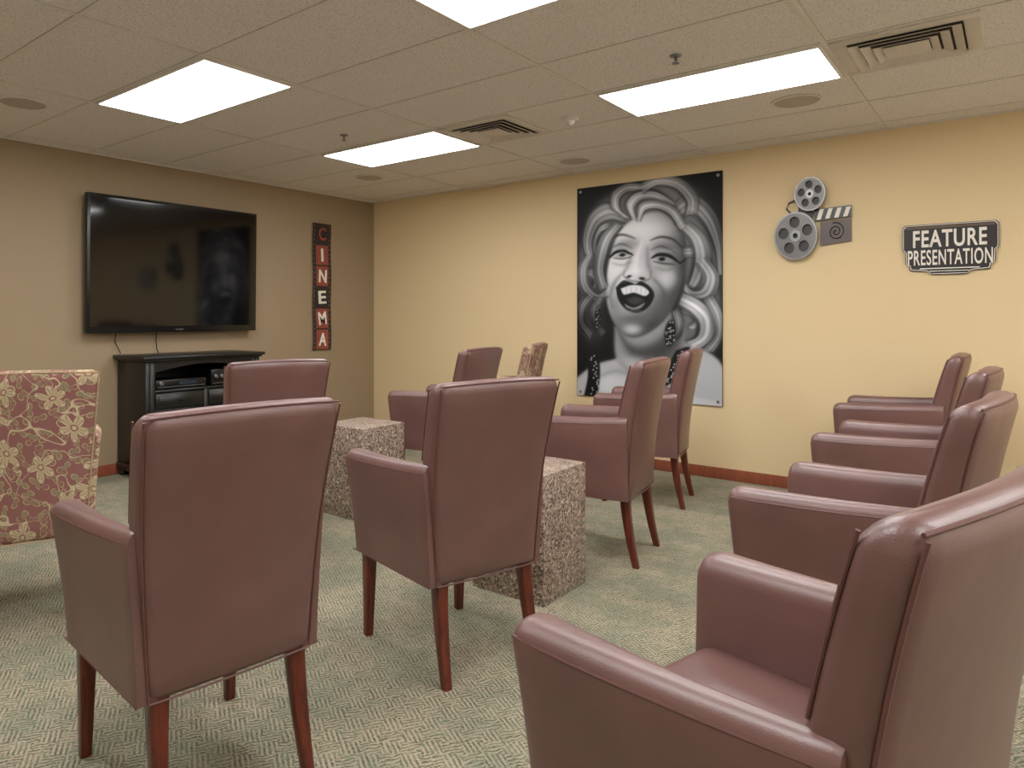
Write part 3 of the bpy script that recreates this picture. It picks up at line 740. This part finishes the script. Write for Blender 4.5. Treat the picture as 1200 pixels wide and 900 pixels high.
at = nd(nt, 'ShaderNodeAttribute', None, attribute_name='paint'); nt.links.new(at.outputs['Color'], p.inputs['Base Color'])
p.inputs['Roughness'].default_value = .55; p.inputs['Specular IOR Level'].default_value = .25
me.materials.append(m); link(bpy.data.objects.new('printed_portrait', me), e)
w2 = (px1-px0)/2
boxes('canvas', [((-w2-.002, w2+.002), (-.0135, -.001), (-.002, pz1-pz0+.002))], BLACKP, e)
for sx in (-1, 1):
    for zz in (.03, pz1-pz0-.03):
        g = lathe('grommet', [(.012, 0), (.012, .003), (.006, .004), (.004, .002)], METAL, e, (sx*(w2-.03), -.014, zz), n=16); g.rotation_euler = (math.radians(90), 0, 0)

# ---------------------------------------------------------------- film reel wall art
e = empty('film_reel_decor', (4.24, 0, 1.6), 0, 'pewter metal wall sculpture of two film reels and a clapperboard', 'wall decoration')
SY = 1.22
DST = simple('dark_steel', (64, 62, 62), .5, .4)
def reel(cx, cy, r, off, nh=5):
    lp = [circ(cx, cy, r, 48, SY)]
    for i in range(nh):
        a = 2*math.pi*i/nh+.4; lp.append(circ(cx+r*.58*math.cos(a), cy+r*.58*SY*math.sin(a), r*.24, 20, SY))
    lp.append(circ(cx, cy, r*.1, 12, SY))
    rl = plate('film_reel', lp, .006, PEWTER, mapY(-off-.02), e)
    plate('reel_back', [circ(cx, cy, r*.97, 48, SY), circ(cx, cy, r*.32, 24, SY)], .004, DST, mapY(-off), rl)
    plate('reel_rim', [circ(cx, cy, r*1.0, 48, SY), circ(cx, cy, r*.94, 48, SY)], .012, METAL, mapY(-off-.018), rl)
    plate('reel_hub', [circ(cx, cy, r*.25, 24, SY), circ(cx, cy, r*.12, 16, SY)], .008, METAL, mapY(-off-.026), rl)
reel(-.092, .175, .136, .02)
reel(0, .455, .095, .035)
boxes('wall_bracket', [((-.11, -.07), (-.022, -.0005), (.15, .20)), ((-.02, .02), (-.037, -.0005), (.435, .475)), ((-.08, .01), (-.02, -.015), (.16, .46)), ((.10, .14), (-.012, -.0005), (.18, .22))], DST, e)
pl = simple('clapper_plate', (92, 82, 80), .45, .4)
c0 = plate('clapperboard', [[(.055, .10), (.24, .12), (.24, .275), (.055, .26)]], .006, pl, mapY(-.01), e)
plate('clapper_stick', [[(.02, .268), (.242, .285), (.242, .36), (.02, .352)]], .008, BLACKP, mapY(-.014), c0)
for i in range(4): plate('clapper_stripe', [[(.034+.053*i, .277+.003*i), (.060+.053*i, .279+.003*i), (.080+.053*i, .350), (.054+.053*i, .349)]], .002, CREAM, mapY(-.022), c0)
sp = [(.15+.004*t*math.cos(t*1.1), -.02, .19+.0048*t*math.sin(t*1.1)) for t in [i*.3 for i in range(45)]]
V, F = tube([sp], .0035); mk('film_curl', V, F, BLACKP, c0)
V, F = tube([[(a, -.02, b) for a, b in [(-.06, .30), (-.12, .33), (-.155, .37), (-.14, .41), (-.09, .43)]]], .006); mk('film_tail', V, F, DST, e)

# ---------------------------------------------------------------- feature presentation sign
cxs = 5.008
e = empty('feature_sign', (cxs, 0, 1.478), 0, 'distressed metal marquee sign reading FEATURE PRESENTATION', 'wall sign')
def outline(g):
    o = [(-.205+g, .0+.05+g*.3), (-.20+g, .028+g), (-.11, .02+g), (-.09, .0+g), (.09, .0+g), (.11, .02+g), (.20-g, .028+g), (.205-g, .05+g*.3),
         (.205-g, .062), (.225-g, .07), (.227-g, .145), (.238-g, .152+g*.5), (.242-g, .165), (.242-g, .30-g), (.228-g, .318-g), (-.228+g, .318-g), (-.242+g, .30-g), (-.242+g, .165), (-.238+g, .152+g*.5), (-.227+g, .145), (-.225+g, .07), (-.205+g, .062)]
    return o
plate('backing', [outline(0)], .016, SIGNBK, mapY(-.0005), e)
plate('border', [outline(.004), outline(.0075)], .003, CREAM, mapY(-.016), e)
plate('bronze_band', [[(-.225, .290), (.225, .290), (.220, .306), (-.220, .306)]], .002, BRONZE, mapY(-.016), e)
plate('stripe', [[(-.10, .020), (.10, .020), (.10, .024), (-.10, .024)]], .002, CREAM, mapY(-.016), e)
plate('stripe', [[(-.15, .036), (.15, .036), (.15, .042), (-.15, .042)]], .002, CREAM, mapY(-.016), e)
text('lettering', 'FEATURE', .37, .108, 0, .226, .005, CREAM, mapY(-.017), e, bold=.020)
text('lettering', 'PRESENTATION', .425, .096, 0, .108, .005, CREAM, mapY(-.017), e, bold=.012)

# ---------------------------------------------------------------- world & camera
w = bpy.data.worlds.new('World'); scene.world = w; w.use_nodes = True
w.node_tree.nodes['Background'].inputs[0].default_value = (.5, .48, .45, 1); w.node_tree.nodes['Background'].inputs[1].default_value = .1
cam = bpy.data.cameras.new('Camera'); co = bpy.data.objects.new('Camera', cam); COL.objects.link(co)
co.location = (5.335, -5.418, 1.22); co.rotation_euler = (math.radians(90), 0, math.radians(39.84))
cam.sensor_fit = 'HORIZONTAL'; cam.sensor_width = 36; cam.lens = 823/1200*36
cam.shift_x = 94/1200; cam.shift_y = -80/1200; cam.clip_start = .02
scene.camera = co
